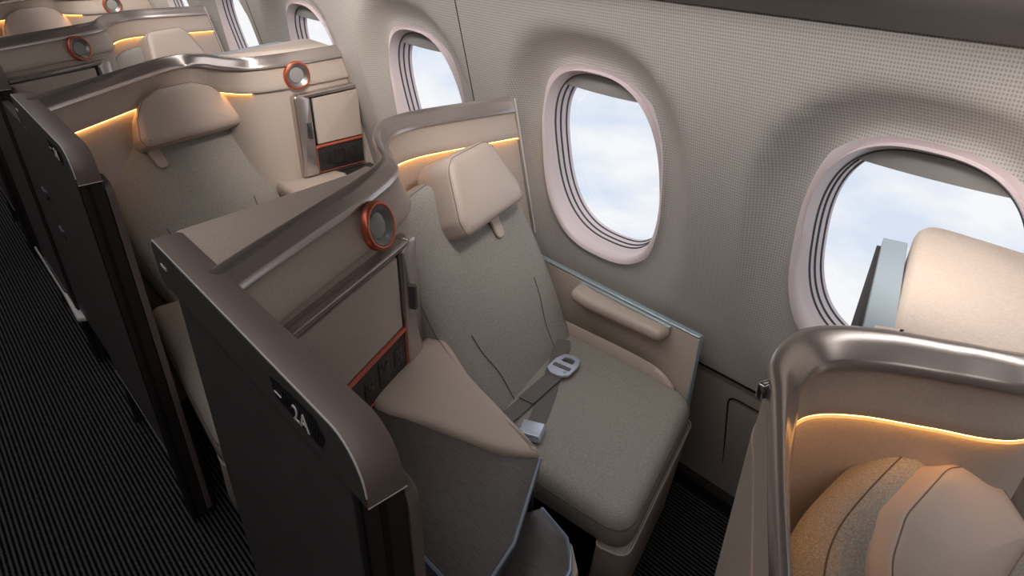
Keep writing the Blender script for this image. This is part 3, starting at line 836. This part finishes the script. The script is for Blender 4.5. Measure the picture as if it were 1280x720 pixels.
# tongue: plate with slot
rt = Matrix.Rotation(math.radians(102), 3, 'Z').to_4x4()
T0 = Vector((-.925, 1.035, zc+.012))
out = rounded([(-.036, -.012), (-.022, -.028), (.016, -.028), (.040, -.020), (.046, 0), (.040, .020), (.016, .028), (-.022, .028), (-.036, .012)], .006, 3)
hol = rounded([(.014, -.016), (.030, -.013), (.034, 0), (.030, .013), (.014, .016)], .004, 3)
# plate as a ring between two matched loops
def resample(poly, n):
    poly = [Vector(p[:2]) for p in poly]; L = [(poly[(i+1) % len(poly)]-poly[i]).length for i in range(len(poly))]; tot = sum(L); o = []
    for k in range(n):
        d = tot*k/n; i = 0
        while d > L[i]: d -= L[i]; i = (i+1) % len(poly)
        o.append(poly[i].lerp(poly[(i+1) % len(poly)], d/L[i] if L[i] else 0))
    return o
def align(poly, c, n=48):
    out_ = []
    dense = resample(poly, 600)
    for k in range(n):
        q = 2*PI*k/n; best = max(dense, key=lambda p: ((p-c).normalized()).dot(Vector((math.cos(q), math.sin(q)))))
        out_.append(best)
    return out_
cc_ = Vector((.024, 0)); a_ = align(out, cc_); b_ = align(hol, cc_)
rr = [[Vector((p.x, p.y, 0)) for p in b_], [Vector((p.x, p.y, 0)) for p in a_], [Vector((p.x, p.y, .005)) for p in a_], [Vector((p.x, p.y, .005)) for p in b_]]
rr.append(rr[0]); bm = rings_bm(rr, None, False, False); bm.transform(Matrix.Translation(T0) @ rt @ Matrix.Scale(1.18, 4))
tg = finish(bm, 'tongue', 'steel', BELT)
finish(bx(T0, rt.to_3x3(), (-.006, 0, .006), (.012, .050, .006), .002), 'tongue_bar', 'belt', tg)
finish(bx(T0, rt.to_3x3(), (-.022, -.018, .006), (.007, .007, .005), .002), 'rivet', 'chrome', tg)

# chrome hook on the near rail
hk = finish(box_bm((-.229, .606, 1.090), (.010, .046, .022), Matrix.Rotation(math.radians(-15), 3, 'Z'), .004), 'coat_hook', 'chrome')
tag(hk, 'small polished hook on the outer corner of the near metal rail', 'hook')

# ------------------------------------------------------------------ light
sc = bpy.context.scene
w = bpy.data.worlds.new('sky'); sc.world = w; w.use_nodes = True
nt = w.node_tree; N = nt.nodes; L = nt.links
bg = N['Background']; tc = N.new('ShaderNodeTexCoord'); mp = N.new('ShaderNodeMapping'); mp.inputs['Scale'].default_value = (1, 1, 2.6)
ns = N.new('ShaderNodeTexNoise'); ns.inputs['Scale'].default_value = 5.; ns.inputs['Detail'].default_value = 5; ns.inputs['Roughness'].default_value = .5
L.new(tc.outputs['Generated'], mp.inputs[0]); L.new(mp.outputs[0], ns.inputs['Vector'])
rp = N.new('ShaderNodeValToRGB'); rp.color_ramp.elements[0].position = .36; rp.color_ramp.elements[1].position = .56
rp.color_ramp.elements[0].color = (.72, .81, .95, 1); rp.color_ramp.elements[1].color = (.97, .98, 1., 1)
L.new(ns.outputs['Fac'], rp.inputs[0]); L.new(rp.outputs[0], bg.inputs[0]); bg.inputs[1].default_value = 1.0

def area(name, loc, rot, sx, sy, power, col):
    d = bpy.data.lights.new(name, 'AREA'); d.shape = 'RECTANGLE'; d.size = sx; d.size_y = sy; d.energy = power; d.color = col
    o = bpy.data.objects.new(name, d); COL.objects.link(o); o.location = loc; o.rotation_euler = rot; return o
# sidewall wash lamps under the bins, and ceiling lamps over the aisle
area('sidewall_wash_light', (-2.2, .83, 1.485), (math.radians(34), 0, 0), 7.2, .05, 13, (1, .96, .93)).data.spread = math.radians(135)
area('ceiling_light', (-2.2, -.2, 2.09), (0, 0, 0), 7.0, .5, 20, (1, .96, .94))
# unseen spots added to brighten the window-side cabinets, shell ends and headrest
def spot(name, loc, to, power, ang, col=(1, .90, .80)):
    d = bpy.data.lights.new(name, 'SPOT'); d.energy = power; d.color = col; d.spot_size = math.radians(ang); d.spot_blend = 1.; d.shadow_soft_size = .05
    o = bpy.data.objects.new(name, d); COL.objects.link(o); o.location = loc
    o.rotation_euler = (Vector(to)-Vector(loc)).to_track_quat('-Z', 'Y').to_euler(); return o
for k in range(3):
    spot('added_spot', (-1.62-PITCH*k, .82, 1.49), (-2.2-PITCH*k, 1.08, .98), 24, 72)
    spot('added_spot', (-.72-PITCH*k, .84, 1.49), (-1.23-PITCH*k, 1.02, .98), 14, 62, (1, .94, .88))
spot('added_spot', (-.35, .86, 1.48), (-.12, 1.05, 1.1), 11, 75)

sc.view_settings.view_transform = 'Standard'; sc.view_settings.look = 'None'
sc.view_settings.gamma = 1; sc.view_settings.exposure = 0; sc.view_settings.use_curve_mapping = False
